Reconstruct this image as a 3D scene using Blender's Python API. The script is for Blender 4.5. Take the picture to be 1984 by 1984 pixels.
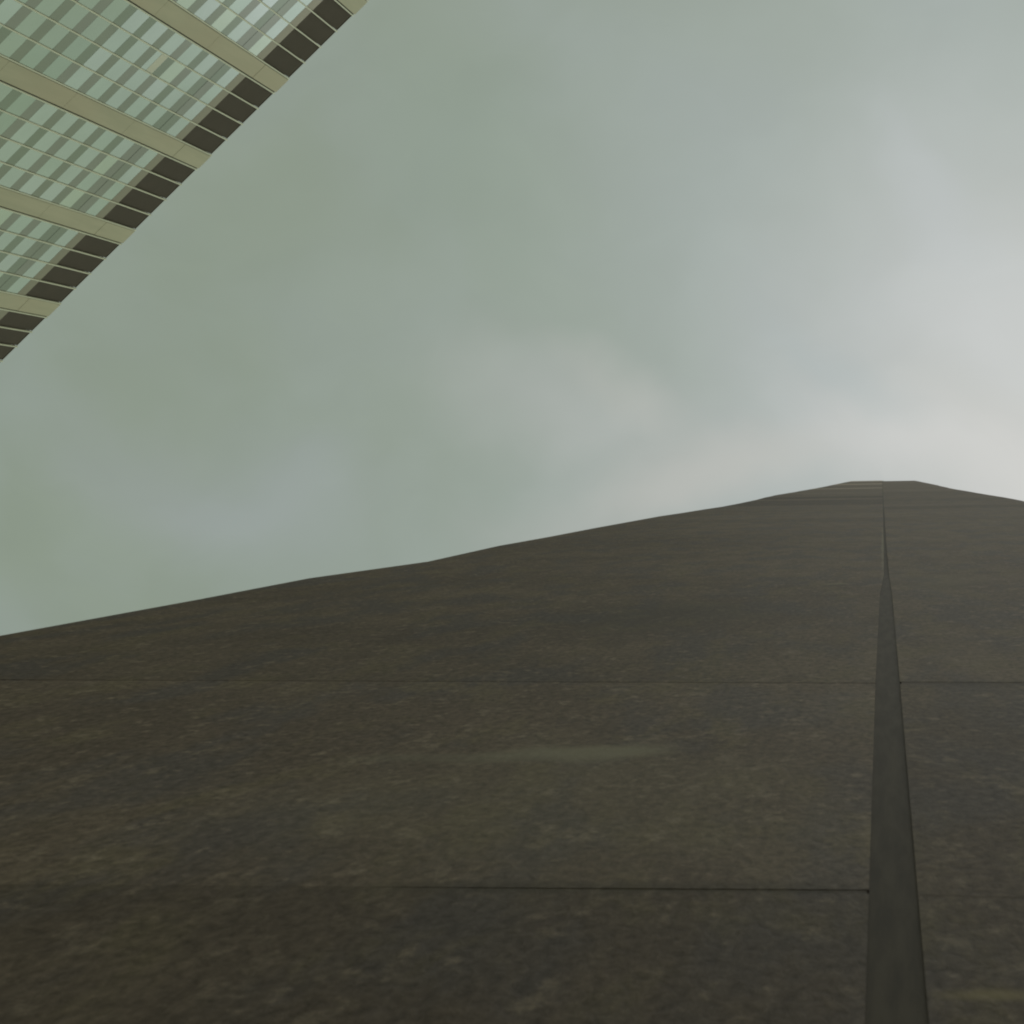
import bpy, math, random
from mathutils import Vector, Matrix

for o in list(bpy.data.objects):
    bpy.data.objects.remove(o, do_unlink=True)
S = bpy.context.scene
COL = S.collection
random.seed(7)

# ------------------------------------------------------------------ camera
EYE = 1.6                                   # eye height above the paving
FPX = 3500.0 / 1984.0                       # focal length in picture widths
cam_d = bpy.data.cameras.new('camera')
cam = bpy.data.objects.new('camera', cam_d)
COL.objects.link(cam)
R = Matrix(((0.9794879, 0.01479115, 0.20095937),
            (0.01853637, -0.99968757, -0.01676769),
            (0.20064857, 0.02014881, -0.97945606)))
cam.matrix_world = Matrix.Translation((0, 0, EYE)) @ R.to_4x4()
cam_d.sensor_width = 36.0
cam_d.lens = 36.0 * FPX
cam_d.clip_start = 0.05
cam_d.clip_end = 3000
cam_d.dof.use_dof = True
cam_d.dof.focus_distance = 160
cam_d.dof.aperture_fstop = 20
S.camera = cam

# ------------------------------------------------------------------ sky
SUN = Vector((0.130, -0.055, 0.99)).normalized()
SUN_EL = math.asin(SUN.z)
SUN_AZ = math.atan2(SUN.x, SUN.y)
world = bpy.data.worlds.new('World')
S.world = world
world.use_nodes = True


class NT:
    """small helper round a node tree"""
    def __init__(self, nt):
        self.nt = nt
        nt.nodes.clear()

    def n(self, typ, **kw):
        nd = self.nt.nodes.new(typ)
        for k, v in kw.items():
            setattr(nd, k, v)
        return nd

    def l(self, a, b):
        self.nt.links.new(a, b)

    def put(self, sock, v):
        if hasattr(v, 'is_output'):
            self.l(v, sock)
        elif v is not None:
            sock.default_value = v

    def m(self, op, a, b=None, c=None, clamp=False):
        nd = self.n('ShaderNodeMath', operation=op, use_clamp=clamp)
        self.put(nd.inputs[0], a)
        self.put(nd.inputs[1], b)
        self.put(nd.inputs[2], c)
        return nd.outputs[0]

    def vm(self, op, a, b=None, s=None):
        nd = self.n('ShaderNodeVectorMath', operation=op)
        self.put(nd.inputs[0], a)
        self.put(nd.inputs[1], b)
        if s is not None:
            self.put(nd.inputs['Scale'], s)
        return nd.outputs['Value'] if op in ('LENGTH', 'DOT_PRODUCT', 'DISTANCE') else nd.outputs[0]

    def noise(self, vec, scale, detail=4, rough=0.5, dist=0.0):
        nd = self.n('ShaderNodeTexNoise')
        self.put(nd.inputs['Vector'], vec)
        nd.inputs['Scale'].default_value = scale
        nd.inputs['Detail'].default_value = detail
        nd.inputs['Roughness'].default_value = rough
        nd.inputs['Distortion'].default_value = dist
        return nd

    def mix(self, f, a, b, typ='MIX'):
        nd = self.n('ShaderNodeMix', data_type='RGBA', blend_type=typ)
        self.put(nd.inputs[0], f)
        self.put(nd.inputs[6], a if hasattr(a, 'is_output') else (*a, 1))
        self.put(nd.inputs[7], b if hasattr(b, 'is_output') else (*b, 1))
        return nd.outputs[2]

    def rng(self, v, a, b, c, d, smooth=True):
        nd = self.n('ShaderNodeMapRange', interpolation_type='SMOOTHSTEP' if smooth else 'LINEAR')
        self.put(nd.inputs[0], v)
        for i, x in enumerate((a, b, c, d)):
            nd.inputs[i + 1].default_value = x
        return nd.outputs[0]

    def comb(self, x, y, z):
        nd = self.n('ShaderNodeCombineXYZ')
        for i, v in enumerate((x, y, z)):
            self.put(nd.inputs[i], v)
        return nd.outputs[0]


def lin(r, g, b):
    f = lambda c: ((c / 255 + 0.055) / 1.055) ** 2.4 if c > 10 else c / 255 / 12.92
    return (f(r), f(g), f(b))


w = NT(world.node_tree)
tc = w.n('ShaderNodeTexCoord')
sep = w.n('ShaderNodeSeparateXYZ')
w.l(tc.outputs['Generated'], sep.inputs[0])
zc = w.m('MAXIMUM', sep.outputs[2], 0.06)
# point where the line of sight meets the cloud deck (deck height = 1)
PX = w.m('DIVIDE', sep.outputs[0], zc)
PY = w.m('DIVIDE', sep.outputs[1], zc)
deck = w.comb(PX, PY, 0.0)
warp = w.noise(deck, 5.0, 4, 0.5)
wv = w.vm('SCALE', w.vm('SUBTRACT', warp.outputs['Color'], (0.5, 0.5, 0.5)), s=0.16)
deckw = w.vm('ADD', deck, wv)


def bank(cx, cy, rx, ry, ang):
    """soft cloud bank lying on the deck round (cx, cy)"""
    mp = w.n('ShaderNodeMapping', vector_type='TEXTURE')
    w.l(deckw, mp.inputs['Vector'])
    mp.inputs['Location'].default_value = (cx, cy, 0)
    mp.inputs['Rotation'].default_value = (0, 0, math.radians(ang))
    mp.inputs['Scale'].default_value = (rx, ry, 1)
    d = w.vm('LENGTH', mp.outputs[0])
    return w.rng(d, 1.0, 0.0, 0.0, 1.0)


sdv = w.vm('DISTANCE', deckw, (0.10, -0.02, 0.0))
thin = w.rng(sdv, 0.52, 0.02, 0.0, 1.0)             # how thin the deck is round the hidden sun
skycol = w.mix(thin, lin(142, 154, 139), lin(166, 177, 178))
core = w.rng(sdv, 0.25, 0.0, 0.0, 1.0)
skycol = w.mix(w.m('MULTIPLY', core, 0.62), skycol, lin(203, 205, 206))
nb = w.noise(deckw, 7.0, 3, 0.4)
nbf = w.rng(nb.outputs['Fac'], 0.36, 0.66, 0.0, 1.0)
skycol = w.mix(w.m('MULTIPLY', nbf, 0.20), skycol, lin(164, 174, 180))
ns = w.noise(w.vm('ADD', deckw, (3.1, 1.7, 0)), 4.0, 2, 0.4)
nsf = w.rng(ns.outputs['Fac'], 0.42, 0.72, 0.0, 1.0)
skycol = w.mix(w.m('MULTIPLY', nsf, 0.14), skycol, lin(138, 152, 138))
for (cx, cy, rx, ry, ang, amt, c) in (
        # cx, cy, rx, ry, angle, amount, colour
        (-0.165, -0.028, 0.150, 0.050, 18, 0.36, lin(190, 192, 193)),
        (-0.150, -0.045, 0.070, 0.022, 35, 0.20, lin(200, 198, 194)),
        (0.055, -0.135, 0.110, 0.030, 40, 0.34, lin(186, 194, 200)),
        (0.075, -0.075, 0.075, 0.040, 50, 0.45, lin(196, 202, 206)),
        (0.060, -0.012, 0.150, 0.055, 5, 0.50, lin(207, 208, 209)),
        (-0.100, 0.008, 0.15, 0.035, -12, 0.42, lin(196, 194, 190)),
        (0.000, -0.055, 0.080, 0.022, 32, 0.28, lin(160, 176, 180)),
        (-0.390, -0.005, 0.140, 0.050, 15, 0.42, lin(164, 171, 175)),
        (0.060, -0.240, 0.140, 0.080, 20, 0.25, lin(164, 176, 176)),
        (-0.230, -0.170, 0.130, 0.090, 60, 0.35, lin(140, 156, 142)),
        (-0.480, 0.020, 0.10, 0.06, 0, 0.25, lin(142, 155, 138)),
        (0.260, 0.340, 0.170, 0.150, 30, 0.75, lin(214, 222, 226))):  # unseen bright bank, added for the glass panes to reflect
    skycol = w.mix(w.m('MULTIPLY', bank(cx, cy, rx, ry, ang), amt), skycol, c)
# added brightness in the unseen sky behind the stone tower, to light the facade
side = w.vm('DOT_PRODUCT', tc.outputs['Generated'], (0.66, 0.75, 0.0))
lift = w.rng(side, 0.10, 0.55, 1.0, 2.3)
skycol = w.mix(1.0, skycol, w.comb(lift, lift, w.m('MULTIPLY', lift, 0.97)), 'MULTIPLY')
fine = w.noise(w.vm('MULTIPLY', deckw, (1.0, 1.6, 1.0)), 14.0, 5, 0.5, 0.3)
gain = w.rng(fine.outputs['Fac'], 0.25, 0.75, 0.97, 1.03, False)
skycol = w.mix(1.0, skycol, w.comb(gain, gain, gain), 'MULTIPLY')
nish = w.n('ShaderNodeTexSky', sky_type='NISHITA', sun_disc=False)
nish.sun_elevation = SUN_EL
nish.sun_rotation = SUN_AZ
nish.air_density = 1.2
nish.dust_density = 3.0
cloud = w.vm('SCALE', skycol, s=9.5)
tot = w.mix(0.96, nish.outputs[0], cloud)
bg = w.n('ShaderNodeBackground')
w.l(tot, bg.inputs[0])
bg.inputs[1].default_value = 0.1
wo = w.n('ShaderNodeOutputWorld')
w.l(bg.outputs[0], wo.inputs[0])

# ------------------------------------------------------------------ sun behind the cloud
sun_d = bpy.data.lights.new('sun', 'SUN')
sun_d.energy = 0.5
sun_d.angle = math.radians(25)
sun_d.color = (1.0, 0.97, 0.90)
sun = bpy.data.objects.new('sun', sun_d)
COL.objects.link(sun)
sun.rotation_euler = SUN.to_track_quat('Z', 'Y').to_euler()

S.view_settings.view_transform = 'Standard'
S.view_settings.look = 'None'
S.view_settings.exposure = 0
S.view_settings.gamma = 1
S.cycles.filter_width = 2.0


# ------------------------------------------------------------------ helpers
def tag(o, label=None, cat=None, group=None, kind=None):
    if label: o['label'] = label
    if cat: o['category'] = cat
    if group: o['group'] = group
    if kind: o['kind'] = kind
    return o


class MB:
    def __init__(self):
        self.v, self.f, self.mi = [], [], []

    def box(self, x0, x1, y0, y1, z0, z1, mi=0):
        self.hexa([(x0, y0, z0), (x1, y0, z0), (x1, y1, z0), (x0, y1, z0),
                   (x0, y0, z1), (x1, y0, z1), (x1, y1, z1), (x0, y1, z1)], mi)

    def hexa(self, p, mi=0):
        b = len(self.v)
        self.v += p
        for q in ((3, 2, 1, 0), (4, 5, 6, 7), (0, 1, 5, 4), (1, 2, 6, 5), (2, 3, 7, 6), (3, 0, 4, 7)):
            self.f.append(tuple(b + i for i in q))
            self.mi.append(mi)

    def build(self, name, mats, parent=None):
        me = bpy.data.meshes.new(name)
        me.from_pydata(self.v, [], self.f)
        if not isinstance(mats, (list, tuple)): mats = [mats]
        for m in mats: me.materials.append(m)
        me.polygons.foreach_set('material_index', self.mi)
        me.update()
        o = bpy.data.objects.new(name, me)
        COL.objects.link(o)
        if parent: o.parent = parent
        return o


def newmat(name):
    m = bpy.data.materials.new(name)
    m.use_nodes = True
    t = NT(m.node_tree)
    out = t.n('ShaderNodeOutputMaterial')
    bs = t.n('ShaderNodeBsdfPrincipled')
    t.l(bs.outputs[0], out.inputs[0])
    return m, t, bs


# ------------------------------------------------------------------ ground
m_pave, t, bs = newmat('paving')
g = t.n('ShaderNodeNewGeometry')
n1 = t.noise(g.outputs['Position'], 1.3, 6, 0.6)
br = t.n('ShaderNodeTexBrick')
t.l(g.outputs['Position'], br.inputs['Vector'])
br.inputs['Scale'].default_value = 1.0
br.inputs['Brick Width'].default_value = 0.9
br.inputs['Row Height'].default_value = 0.6
br.inputs['Mortar Size'].default_value = 0.008
br.inputs['Color1'].default_value = (0.20, 0.19, 0.17, 1)
br.inputs['Color2'].default_value = (0.16, 0.155, 0.14, 1)
br.inputs['Mortar'].default_value = (0.06, 0.06, 0.055, 1)
t.l(t.mix(n1.outputs['Fac'], br.outputs['Color'], (0.12, 0.115, 0.10)), bs.inputs['Base Color'])
bs.inputs['Roughness'].default_value = 0.85
mb = MB()
mb.v = [(-1500, -1500, 0), (1500, -1500, 0), (1500, 1500, 0), (-1500, 1500, 0)]
mb.f = [(0, 1, 2, 3)]
mb.mi = [0]
tag(mb.build('pavement', m_pave), kind='structure')

# ------------------------------------------------------------------ glass office tower
m_tan, t, bs = newmat('pier_cladding')
g = t.n('ShaderNodeNewGeometry')
sv = t.vm('MULTIPLY', g.outputs['Position'], (1, 1, 0.10))
n1 = t.noise(sv, 1.4, 5, 0.55)
n2 = t.noise(g.outputs['Position'], 0.06, 2, 0.5)
c = t.mix(t.rng(n1.outputs['Fac'], 0.3, 0.7, 0, 1), (0.48, 0.43, 0.28), (0.54, 0.475, 0.315))
c = t.mix(t.m('MULTIPLY', t.rng(n2.outputs['Fac'], 0.45, 0.62, 0, 1), 0.5), c, (0.53, 0.43, 0.28))
t.l(c, bs.inputs['Base Color'])
bs.inputs['Roughness'].default_value = 0.6

m_mul, t, bs = newmat('mullion_metal')
bs.inputs['Base Color'].default_value = (0.70, 0.66, 0.49, 1)
bs.inputs['Roughness'].default_value = 0.45

m_gap, t, bs = newmat('joint_shadow_gap')
bs.inputs['Base Color'].default_value = (0.07, 0.065, 0.045, 1)
bs.inputs['Roughness'].default_value = 0.8

m_louv, t, bs = newmat('louvre_dark')
g = t.n('ShaderNodeNewGeometry')
n1 = t.noise(g.outputs['Position'], 0.5, 3, 0.5)
t.l(t.mix(n1.outputs['Fac'], (0.175, 0.14, 0.11), (0.215, 0.17, 0.13)), bs.inputs['Base Color'])
bs.inputs['Roughness'].default_value = 0.7

m_sill, t, bs = newmat('bronze_panel')
bs.inputs['Base Color'].default_value = (0.25, 0.215, 0.14, 1)
bs.inputs['Metallic'].default_value = 0.5
bs.inputs['Roughness'].default_value = 0.35

m_core, t, bs = newmat('tower_concrete')
bs.inputs['Base Color'].default_value = (0.16, 0.155, 0.13, 1)
bs.inputs['Roughness'].default_value = 0.85


def glass(name, col, rough=0.05, metal=0.75):
    m, t, bs = newmat(name)
    g = t.n('ShaderNodeNewGeometry')
    n1 = t.noise(g.outputs['Position'], 0.35, 3, 0.5)
    c = t.mix(n1.outputs['Fac'], tuple(x * 0.80 for x in col), tuple(x * 0.93 for x in col))
    t.l(c, bs.inputs['Base Color'])
    bs.inputs['Metallic'].default_value = metal
    bs.inputs['Roughness'].default_value = rough
    n2 = t.noise(g.outputs['Position'], 0.9, 2, 0.5)
    bp = t.n('ShaderNodeBump')
    bp.inputs['Strength'].default_value = 0.15
    bp.inputs['Distance'].default_value = 0.02
    t.l(n2.outputs['Fac'], bp.inputs['Height'])
    t.l(bp.outputs[0], bs.inputs['Normal'])
    return m


G_LIGHT = [glass('pane_glass_a', (0.53, 0.58, 0.525)), glass('pane_glass_b', (0.57, 0.61, 0.57)),
           glass('pane_glass_c', (0.51, 0.57, 0.50)), glass('pane_glass_d', (0.56, 0.61, 0.50))]
G_DARK = [glass('green_pane_a', (0.42, 0.48, 0.40)), glass('green_pane_b', (0.44, 0.49, 0.41))]
G_SPAN = [glass('spandrel_glass_a', (0.255, 0.265, 0.20), 0.12), glass('spandrel_glass_b', (0.275, 0.275, 0.22), 0.12),
          glass('spandrel_glass_c', (0.245, 0.27, 0.20), 0.12)]
m_blind = glass('blind_tan', (0.62, 0.58, 0.44), 0.3, 0.5)

D = Vector((-0.75929933, 0.65074152, 0))
ORG = Vector((-49.0334, -47.6375, 0))
tower = bpy.data.objects.new('office_tower', None)
COL.objects.link(tower)
tower.location = ORG
tower.rotation_euler = (0, 0, math.atan2(D.y, D.x))
tag(tower, 'tall glass office tower with green panes, tan vertical piers and a dark louvred top storey',
    'office building')

Z0 = EYE
ROOF = 172.7 + Z0
PITCH = 10.97
PIERW = 2.08
MODW = (PITCH - PIERW) / 4
BAYS = range(-3, 8)
U0 = BAYS[0] * PITCH - 0.08
U1 = BAYS[-1] * PITCH - 0.08 + PIERW
DEPTH = 34.0
mb = MB()
mb.box(U0 + 0.1, U1 - 0.1, 0.35, DEPTH - 0.3, 0, 163.6 + Z0)
mb.box(U0 + 1.2, U1 - 1.2, 1.5, DEPTH - 1.5, 163.6 + Z0, ROOF - 0.9)
mb.build('core_wall', m_core, tower)
mb = MB()
mb.box(U0, U1, 0.55, DEPTH, ROOF - 0.9, ROOF - 0.12)
mb.build('roof_slab', m_louv, tower)
# the other three sides: plain dark glass between tan piers
mb = MB()
for s in range(int(DEPTH // 11)):
    for (xa, xb) in ((U0 - 0.05, U0 + 0.1), (U1 - 0.1, U1 + 0.05)):
        mb.box(xa, xb, 1 + s * 11, 3 + s * 11, 0, ROOF)
for k in BAYS:
    mb.box(k * PITCH, k * PITCH + 2, DEPTH - 0.3, DEPTH, 0, ROOF - 0.95)
mb.build('rear_cladding', m_tan, tower)


def to_px(u, y, z):
    p = tower_m @ Vector((u, y, z)) - Vector((0, 0, EYE))
    q = R.transposed() @ p
    return (512 + q.x / -q.z * FPX * 1024, 512 - q.y / -q.z * FPX * 1024)


tower_m = Matrix.Translation(ORG) @ Matrix.Rotation(math.atan2(D.y, D.x), 4, 'Z')


def seen(u, z, m=8):
    x, y = to_px(u, 0, z)
    return -m < x < 1024 and -m < y < 1024


# piers, each one a part, clad in storey-high pieces
for k in BAYS:
    a = k * PITCH - 0.08
    mb = MB()
    zz = [0] + [Z0 + 165.9 - 4.0 * 3 * i for i in range(13, -1, -1)] + [ROOF]
    zz = [z for z in zz if z >= 0]
    for i in range(len(zz) - 1):
        mb.box(a + 0.13, a + PIERW - 0.19, -0.05 - (0.015 if i == len(zz) - 2 else 0), 0.3,
               zz[i] + (0.03 if i else 0), zz[i + 1])
    mb.build('pier', m_tan, tower)
    mb = MB()
    mb.box(a + 0.02, a + PIERW - 0.02, 0.04, 0.34, 0, ROOF - 0.05)
    mb.build('pier_backing', m_gap, tower)

# mullions
for k in BAYS:
    a = k * PITCH - 0.08
    us = [a, a + PIERW] + [a + PIERW + MODW * i for i in range(1, 4)]
    for i, u in enumerate(us):
        if k == BAYS[-1] and i > 1: continue
        mb = MB()
        mb.box(u - 0.06, u + 0.06, -0.09, 0.05, 0, ROOF - 0.01)
        mb.build('mullion', m_mul, tower)

# glazing: vision panes, spandrels, louvres
SPAN = 1.55
panes, spans = [], []
FL0 = 129.6
for k in BAYS[:-1]:
    for j in range(4):
        ua = k * PITCH - 0.08 + PIERW + MODW * j + 0.075
        ub = ua + MODW - 0.15
        for f in range(-32, 8):
            z = FL0 + 4.0 * f + Z0
            if f == 7:
                z = 157.5 + Z0
                spans.append((ua, ub, z, z + 1.60, f))
                spans.append((ua, ub, z + 1.66, z + 3.25, f))
                panes.append((ua, ub, z + 3.25, 163.0 + Z0, f))
            else:
                if z < 0.5: continue
                spans.append((ua, ub, z, z + SPAN, f))
                top = z + 4.0 if f < 6 else 157.5 + Z0
                panes.append((ua, ub, z + SPAN, top, f))
        # louvred storey
        vis = any(seen(u, z) for u in (ua, ub) for z in (Z0 + 163, ROOF))
        mb = MB()
        mb.box(ua, ub, 0.0, 0.12, Z0 + 163.03, Z0 + 164.7)
        sill = mb.build('louvre_sill', m_sill, tower)
        mb = MB()
        mb.box(ua + 0.01, ub - 0.01, 0.16, 0.30, Z0 + 164.71, ROOF - 0.1)
        zz = Z0 + 164.75
        while zz < ROOF - 0.3:
            mb.hexa([(ua, 0.11, zz), (ub, 0.11, zz), (ub, 0.155, zz + 0.03), (ua, 0.155, zz + 0.03),
                     (ua, 0.11, zz + 0.05), (ub, 0.11, zz + 0.05), (ub, 0.155, zz + 0.08), (ua, 0.155, zz + 0.08)])
            zz += 0.30
        mb.box(ua, ub, 0.06, 0.5, ROOF - 0.09, ROOF - 0.02)
        mb.build('louvre_panel', m_louv, tower)


def emit(items, name, kind_of, mats, y0, y1):
    vis = [i for i in items if seen((i[0] + i[1]) / 2, (i[2] + i[3]) / 2, 20)]
    vis.sort(key=lambda i: -((i[3] - i[2]) / ((i[2] + i[3]) / 2) ** 2))
    own = set(id(i) for i in vis[:99])
    rest = MB()
    for i in items:
        mi = kind_of(i)
        dy = random.uniform(-0.004, 0.004)
        if id(i) in own:
            mb = MB()
            mb.box(i[0], i[1], y0 + dy, y1, i[2] + 0.01, i[3] - 0.01)
            o = mb.build(name, mats[mi], tower)
            if name == 'window_pane':
                x, y = to_px((i[0] + i[1]) / 2, 0, (i[2] + i[3]) / 2)
                if abs(x - 150) < 7 and abs(y - 60) < 7:
                    b = MB()
                    b.box(i[0] + 0.03, i[1] - 0.03, y0 - 0.012, y0 - 0.005, i[2] + 1.1, i[3] - 0.06)
                    b.build('window_blind', m_blind, o)
        else:
            rest.box(i[0], i[1], y0 + dy, y1, i[2] + 0.01, i[3] - 0.01, mi)
    o = rest.build(name, mats, tower)
    o['kind'] = 'stuff'


def pane_kind(i):
    if i[4] <= 1:
        x, y = to_px((i[0] + i[1]) / 2, 0, (i[2] + i[3]) / 2)
        if x < 24 and y < 24: return 0
        return 4 + random.randint(0, 1)
    return random.choices((0, 1, 2, 3), (4, 3, 3, 1))[0]


emit(panes, 'window_pane', pane_kind, G_LIGHT + G_DARK, 0.0, 0.06)
emit(spans, 'spandrel_panel', lambda i: random.randint(0, 2), G_SPAN, 0.0, 0.06)

# ------------------------------------------------------------------ dark stone tower, the camera at its foot
RW = 0.60                    # metres from the lens to the wall face
ROWS = [2.63, 5.285, 9.2, 11.195, 13.427, 16.53, 19.12, 22.62, 25.9, 29.04, 31.9, 34.8, 37.8, 41.7, 45.67]
while ROWS[-1] < 192: ROWS.append(ROWS[-1] + 2.62)
TOP = ROWS[-1]
stone = bpy.data.objects.new('stone_tower', None)
COL.objects.link(stone)
stone.location = (0, RW, 0)
tag(stone, 'slender dark brown stone tower seen from its foot, split by a vertical joint', 'tower')

m_st, t, bs = newmat('dark_brown_stone')
g = t.n('ShaderNodeNewGeometry')
P = g.outputs['Position']
at = t.n('ShaderNodeAttribute', attribute_name='tone')
big = t.noise(P, 0.45, 3, 0.5)
mid = t.noise(t.vm('MULTIPLY', P, (1, 1, 0.35)), 6.0, 5, 0.6)
grain = t.noise(t.vm('MULTIPLY', P, (0.8, 1, 0.42)), 60.0, 6, 0.68, 0.3)
fleck = t.noise(t.vm('MULTIPLY', P, (0.72, 1, 0.40)), 29.0, 4, 0.6)
hue = t.noise(t.vm('MULTIPLY', t.vm('ADD', P, (9, 2, 4)), (1, 1, 0.28)), 3.4, 4, 0.55)
hue2 = t.noise(t.vm('MULTIPLY', t.vm('ADD', P, (1, 7, 2)), (1, 1, 0.32)), 5.5, 4, 0.6)
c = t.mix(t.rng(big.outputs['Fac'], 0.32, 0.68, 0, 1), (0.170, 0.130, 0.098), (0.232, 0.180, 0.130))
c = t.mix(t.m('MULTIPLY', t.rng(mid.outputs['Fac'], 0.30, 0.68, 0, 1), 0.55), c, (0.126, 0.096, 0.074))
c = t.mix(t.m('MULTIPLY', t.rng(hue.outputs['Fac'], 0.46, 0.62, 0, 1), 0.75), c, (0.140, 0.118, 0.108))
c = t.mix(t.m('MULTIPLY', t.rng(hue2.outputs['Fac'], 0.50, 0.66, 0, 1), 0.70), c, (0.198, 0.158, 0.102))
c = t.mix(t.m('MULTIPLY', t.rng(fleck.outputs['Fac'], 0.54, 0.72, 0, 1), 0.62), c, (0.32, 0.255, 0.19))
gn = t.rng(grain.outputs['Fac'], 0.30, 0.70, 0.58, 1.42, False)
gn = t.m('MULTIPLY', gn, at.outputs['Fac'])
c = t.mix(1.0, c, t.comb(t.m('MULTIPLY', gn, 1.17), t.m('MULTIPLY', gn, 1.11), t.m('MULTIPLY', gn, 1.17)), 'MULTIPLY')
sep = t.n('ShaderNodeSeparateXYZ')
t.l(P, sep.inputs[0])


def stain_and_tint(c, x, z, rx, rz, tilt, amt, col):
    dx = t.m('SUBTRACT', sep.outputs[0], x)
    dz = t.m('SUBTRACT', t.m('SUBTRACT', sep.outputs[2], z), t.m('MULTIPLY', dx, tilt))
    wob = t.m('MULTIPLY', t.m('SUBTRACT', mid.outputs['Fac'], 0.5), 1.2)
    r = t.m('SQRT', t.m('ADD', t.m('POWER', t.m('DIVIDE', dx, rx), 2.0), t.m('POWER', t.m('DIVIDE', dz, rz), 2.0)))
    k = t.rng(t.m('ADD', r, wob), 1.0, 0.2, 0.0, amt)
    return t.mix(k, c, col)


c = stain_and_tint(c, -0.62, 4.9, 0.75, 1.1, 0.0, 0.22, (0.30, 0.25, 0.18))  # broad lighter patch left of the seam
c = stain_and_tint(c, -0.64, 5.53, 0.28, 0.15, 0.25, 0.80, (0.38, 0.32, 0.24))
c = stain_and_tint(c, -0.40, 4.225, 0.55, 0.065, 0.10, 0.5, (0.085, 0.07, 0.055))
c = stain_and_tint(c, 0.35, 6.89, 0.40, 0.12, 0.0, 0.40, (0.085, 0.07, 0.055))
c = stain_and_tint(c, 0.30, 12.0, 0.30, 1.6, 0.0, 0.35, (0.24, 0.195, 0.135))
c = stain_and_tint(c, -0.9, 9.6, 0.7, 1.3, 0.3, 0.45, (0.115, 0.098, 0.086))  # broad darker patch higher up on the left
c = stain_and_tint(c, -0.90, 5.42, 0.36, 0.10, 0.05, 0.35, (0.31, 0.27, 0.205))
c = stain_and_tint(c, 0.118, 3.735, 0.10, 0.042, 0.1, 0.80, (0.34, 0.26, 0.15))
c = stain_and_tint(c, -0.245, 11.78, 0.13, 0.11, 0.5, 0.8, (0.30, 0.26, 0.18))
c = stain_and_tint(c, -0.004, 17.5, 0.016, 7.5, 0.0, 0.9, (0.30, 0.255, 0.19))

t.l(c, bs.inputs['Base Color'])
bs.inputs['Roughness'].default_value = 0.8
bs.inputs['Specular IOR Level'].default_value = 0.12
bp = t.n('ShaderNodeBump')
bp.inputs['Strength'].default_value = 0.55
bp.inputs['Distance'].default_value = 0.004
hsum = t.m('ADD', grain.outputs['Fac'], t.m('MULTIPLY', mid.outputs['Fac'], 1.5))
t.l(hsum, bp.inputs['Height'])
t.l(bp.outputs[0], bs.inputs['Normal'])

m_jt, t, bs = newmat('joint_sealant')
g = t.n('ShaderNodeNewGeometry')
n1 = t.noise(t.vm('MULTIPLY', g.outputs['Position'], (1, 1, 0.10)), 40.0, 5, 0.65)
t.l(t.mix(t.rng(n1.outputs['Fac'], 0.3, 0.7, 0, 1), (0.078, 0.061, 0.049), (0.122, 0.096, 0.075)), bs.inputs['Base Color'])
bs.inputs['Roughness'].default_value = 0.8

bs.inputs['Specular IOR Level'].default_value = 0.1
m_rod, t, bs = newmat('rod_metal')
bs.inputs['Base Color'].default_value = (0.12, 0.12, 0.11, 1)
bs.inputs['Roughness'].default_value = 0.5

# edge of the shaft, left and right, as (height above eye, half width)
EL = [(-2, 3.59), (6.9, 3.594), (9.18, 3.60), (11.195, 3.643), (13.427, 3.416), (16.53, 3.531), (19.12, 3.513),
      (22.62, 3.535), (29.04, 3.51), (37.8, 3.267), (45.67, 3.25), (60.2, 3.44), (65, 3.35), (93, 3.17), (194, 3.17)]
ER = [(-2, 2.90), (38, 2.875), (46, 2.87), (54, 2.82), (73, 2.70), (100, 2.85), (150, 2.98), (200, 3.05)]


def prof(tab, h):
    for (a, x), (b, y) in zip(tab, tab[1:]):
        if a <= h <= b:
            return x + (y - x) * (h - a) / (b - a)
    return tab[-1][1]


SEAM0, SEAM1 = -0.0275, 0.0415
ZB = EYE
rnd = random.Random(3)
JIT = {}


def edge(side, h):
    key = (side, round(h, 2))
    if key not in JIT:
        JIT[key] = rnd.uniform(-0.02, 0.02) * (1 if h > 30 else 0.35)
    return prof(EL if side < 0 else ER, h) + JIT[key]


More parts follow.
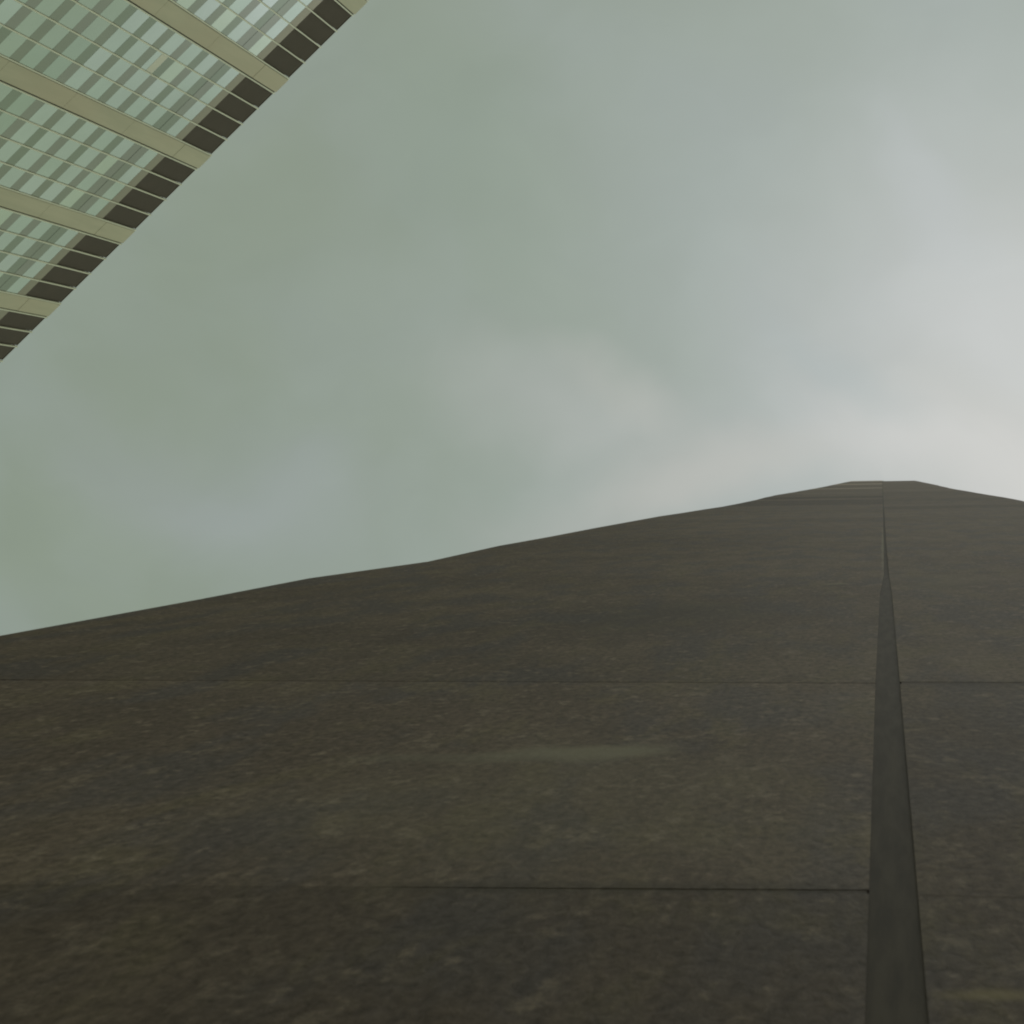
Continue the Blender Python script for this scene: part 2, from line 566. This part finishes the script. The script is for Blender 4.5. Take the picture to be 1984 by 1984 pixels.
def panel(k, side, mb):
    """one course of stone on one side of the joint"""
    ha = -ZB if k < 0 else (0 if k == 0 else ROWS[k - 1])
    hb = 0 if k < 0 else ROWS[k]
    last = k >= len(ROWS) - 1
    y = rnd.uniform(-0.0004, 0.0004)
    gs = ge = 0.0                  # joint opening at the seam and at the outer edge, under this course
    ta = tb = 0.0                  # fall of the joint from the seam out to the edge
    if side < 0 and k == 1: gs, ge = 0.024, -0.09
    if side < 0 and k == 2: gs, ge = 0.022, 0.016
    if side > 0 and k == 2: gs, ge = 0.055, 0.04
    if side < 0 and k == 1: ta = -0.22
    if side < 0 and k == 0: tb = -0.22
    if side < 0 and k == 15: gs = ge = 0.25
    if side < 0 and k == 12: gs = ge = 0.06
    if k > 15 and rnd.random() < 0.4: gs = ge = rnd.uniform(0.03, 0.15)
    if k < 0: gs = ge = 0
    D2 = 2.6
    S0 = [(-2, SEAM0), (5.3, SEAM0), (9.2, -0.020), (11.2, 0.003), (16.6, 0.006), (300, 0.006)]
    S1 = [(-2, SEAM1), (5.3, SEAM1), (9.2, 0.040), (11.2, 0.031), (16.6, 0.026), (300, 0.026)]
    T = S0 if side < 0 else S1
    xs, xt = prof(T, ha), prof(T, hb)
    if side < 0:
        xa, xb = -edge(-1, ha), -edge(-1, hb)
    else:
        xa, xb = edge(1, ha), edge(1, hb)
    za, zb = ZB + ha, ZB + hb
    c = 0.0  # worn arris along the joint
    sg = -1 if side < 0 else 1
    lo = [(xs + sg * c, y, za + gs), (xs, y + c, za + gs), (xs, D2, za + gs), (xa, D2, za + ta + ge), (xa, y, za + ta + ge)]
    hi = [(xt + sg * c, y, zb), (xt, y + c, zb), (xt, D2, zb), (xb, D2, zb + tb), (xb, y, zb + tb)]
    n = len(lo) if c else 4
    if not c:
        lo = [lo[0], lo[2], lo[3], lo[4]]
        hi = [hi[0], hi[2], hi[3], hi[4]]
    b = len(mb.v)
    mb.v += lo + hi
    fs = [tuple(range(n)), tuple(range(2 * n - 1, n - 1, -1))]
    fs += [(i, i + n, (i + 1) % n + n, (i + 1) % n) for i in range(n)]
    if side > 0: fs = [tuple(reversed(f)) for f in fs]
    for f in fs:
        mb.f.append(tuple(b + i for i in f))
        mb.mi.append(0)
    tone = rnd.uniform(0.97, 1.03)
    if k <= 0: tone = 0.86
    if side < 0 and k == 1: tone = 1.10
    if side < 0 and k == 2: tone = 0.95
    if side > 0 and k in (1, 2): tone = (0.90, 0.97)[k - 1]
    if k > 8: tone = rnd.uniform(0.88, 1.12)
    if side < 0 and (118 < hb < 134 or 84 < hb < 90 or hb > 168): tone = 2.4  # upper left courses lightened: the lit, hazy top painted into the tone
    if side < 0 and (40 < hb < 46 or 50 < hb < 54): tone = 0.72
    if side > 0 and (33 < hb < 36 or 44 < hb < 47 or 60 < hb < 64): tone = 0.84
    if hb > 60 and tone < 1.5: tone *= 1.12  # remaining high courses also carry painted haze in their tone
    return [tone] * len(fs)


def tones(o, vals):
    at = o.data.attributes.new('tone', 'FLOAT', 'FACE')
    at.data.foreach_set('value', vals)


rest, rt = MB(), []
for k in range(-1, len(ROWS)):
    for side in (-1, 1):
        if 0 <= k < 48:
            mb = MB()
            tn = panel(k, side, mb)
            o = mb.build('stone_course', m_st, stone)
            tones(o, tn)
        else:
            if side > 0 and ROWS[k] > 176: continue
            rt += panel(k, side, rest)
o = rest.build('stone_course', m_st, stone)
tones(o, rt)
o['kind'] = 'stuff'
mb = MB()
mb.hexa([(SEAM0, 0.0025, 0), (SEAM1, 0.0030, 0), (SEAM1, 0.5, 0), (SEAM0, 0.5, 0), (SEAM0, 0.0025, ZB + 11.19), (SEAM1, 0.0030, ZB + 11.19), (SEAM1, 0.5, ZB + 11.19), (SEAM0, 0.5, ZB + 11.19)])
mb.box(-0.002, 0.033, 0.006, 0.5, ZB + 11.19, ZB + 172)
mb.build('joint_filler', m_jt, stone)
mb = MB()
mb.box(-2.6, -0.03, 0.0008, 2.4, 0.1, ZB + 172)
mb.box(0.045, 2.5, 0.0008, 2.4, 0.1, ZB + 172)
mb.box(-2.7, 2.6, 2.61, 9.0, 0.0, ZB + 172)
o = mb.build('rear_shaft', m_st, stone)
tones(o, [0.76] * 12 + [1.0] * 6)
mb = MB()
mb.box(-0.02, 0.16, 0.05, 0.23, ZB + 172.2, ZB + 204)
mb.build('lightning_rod', m_rod, stone)
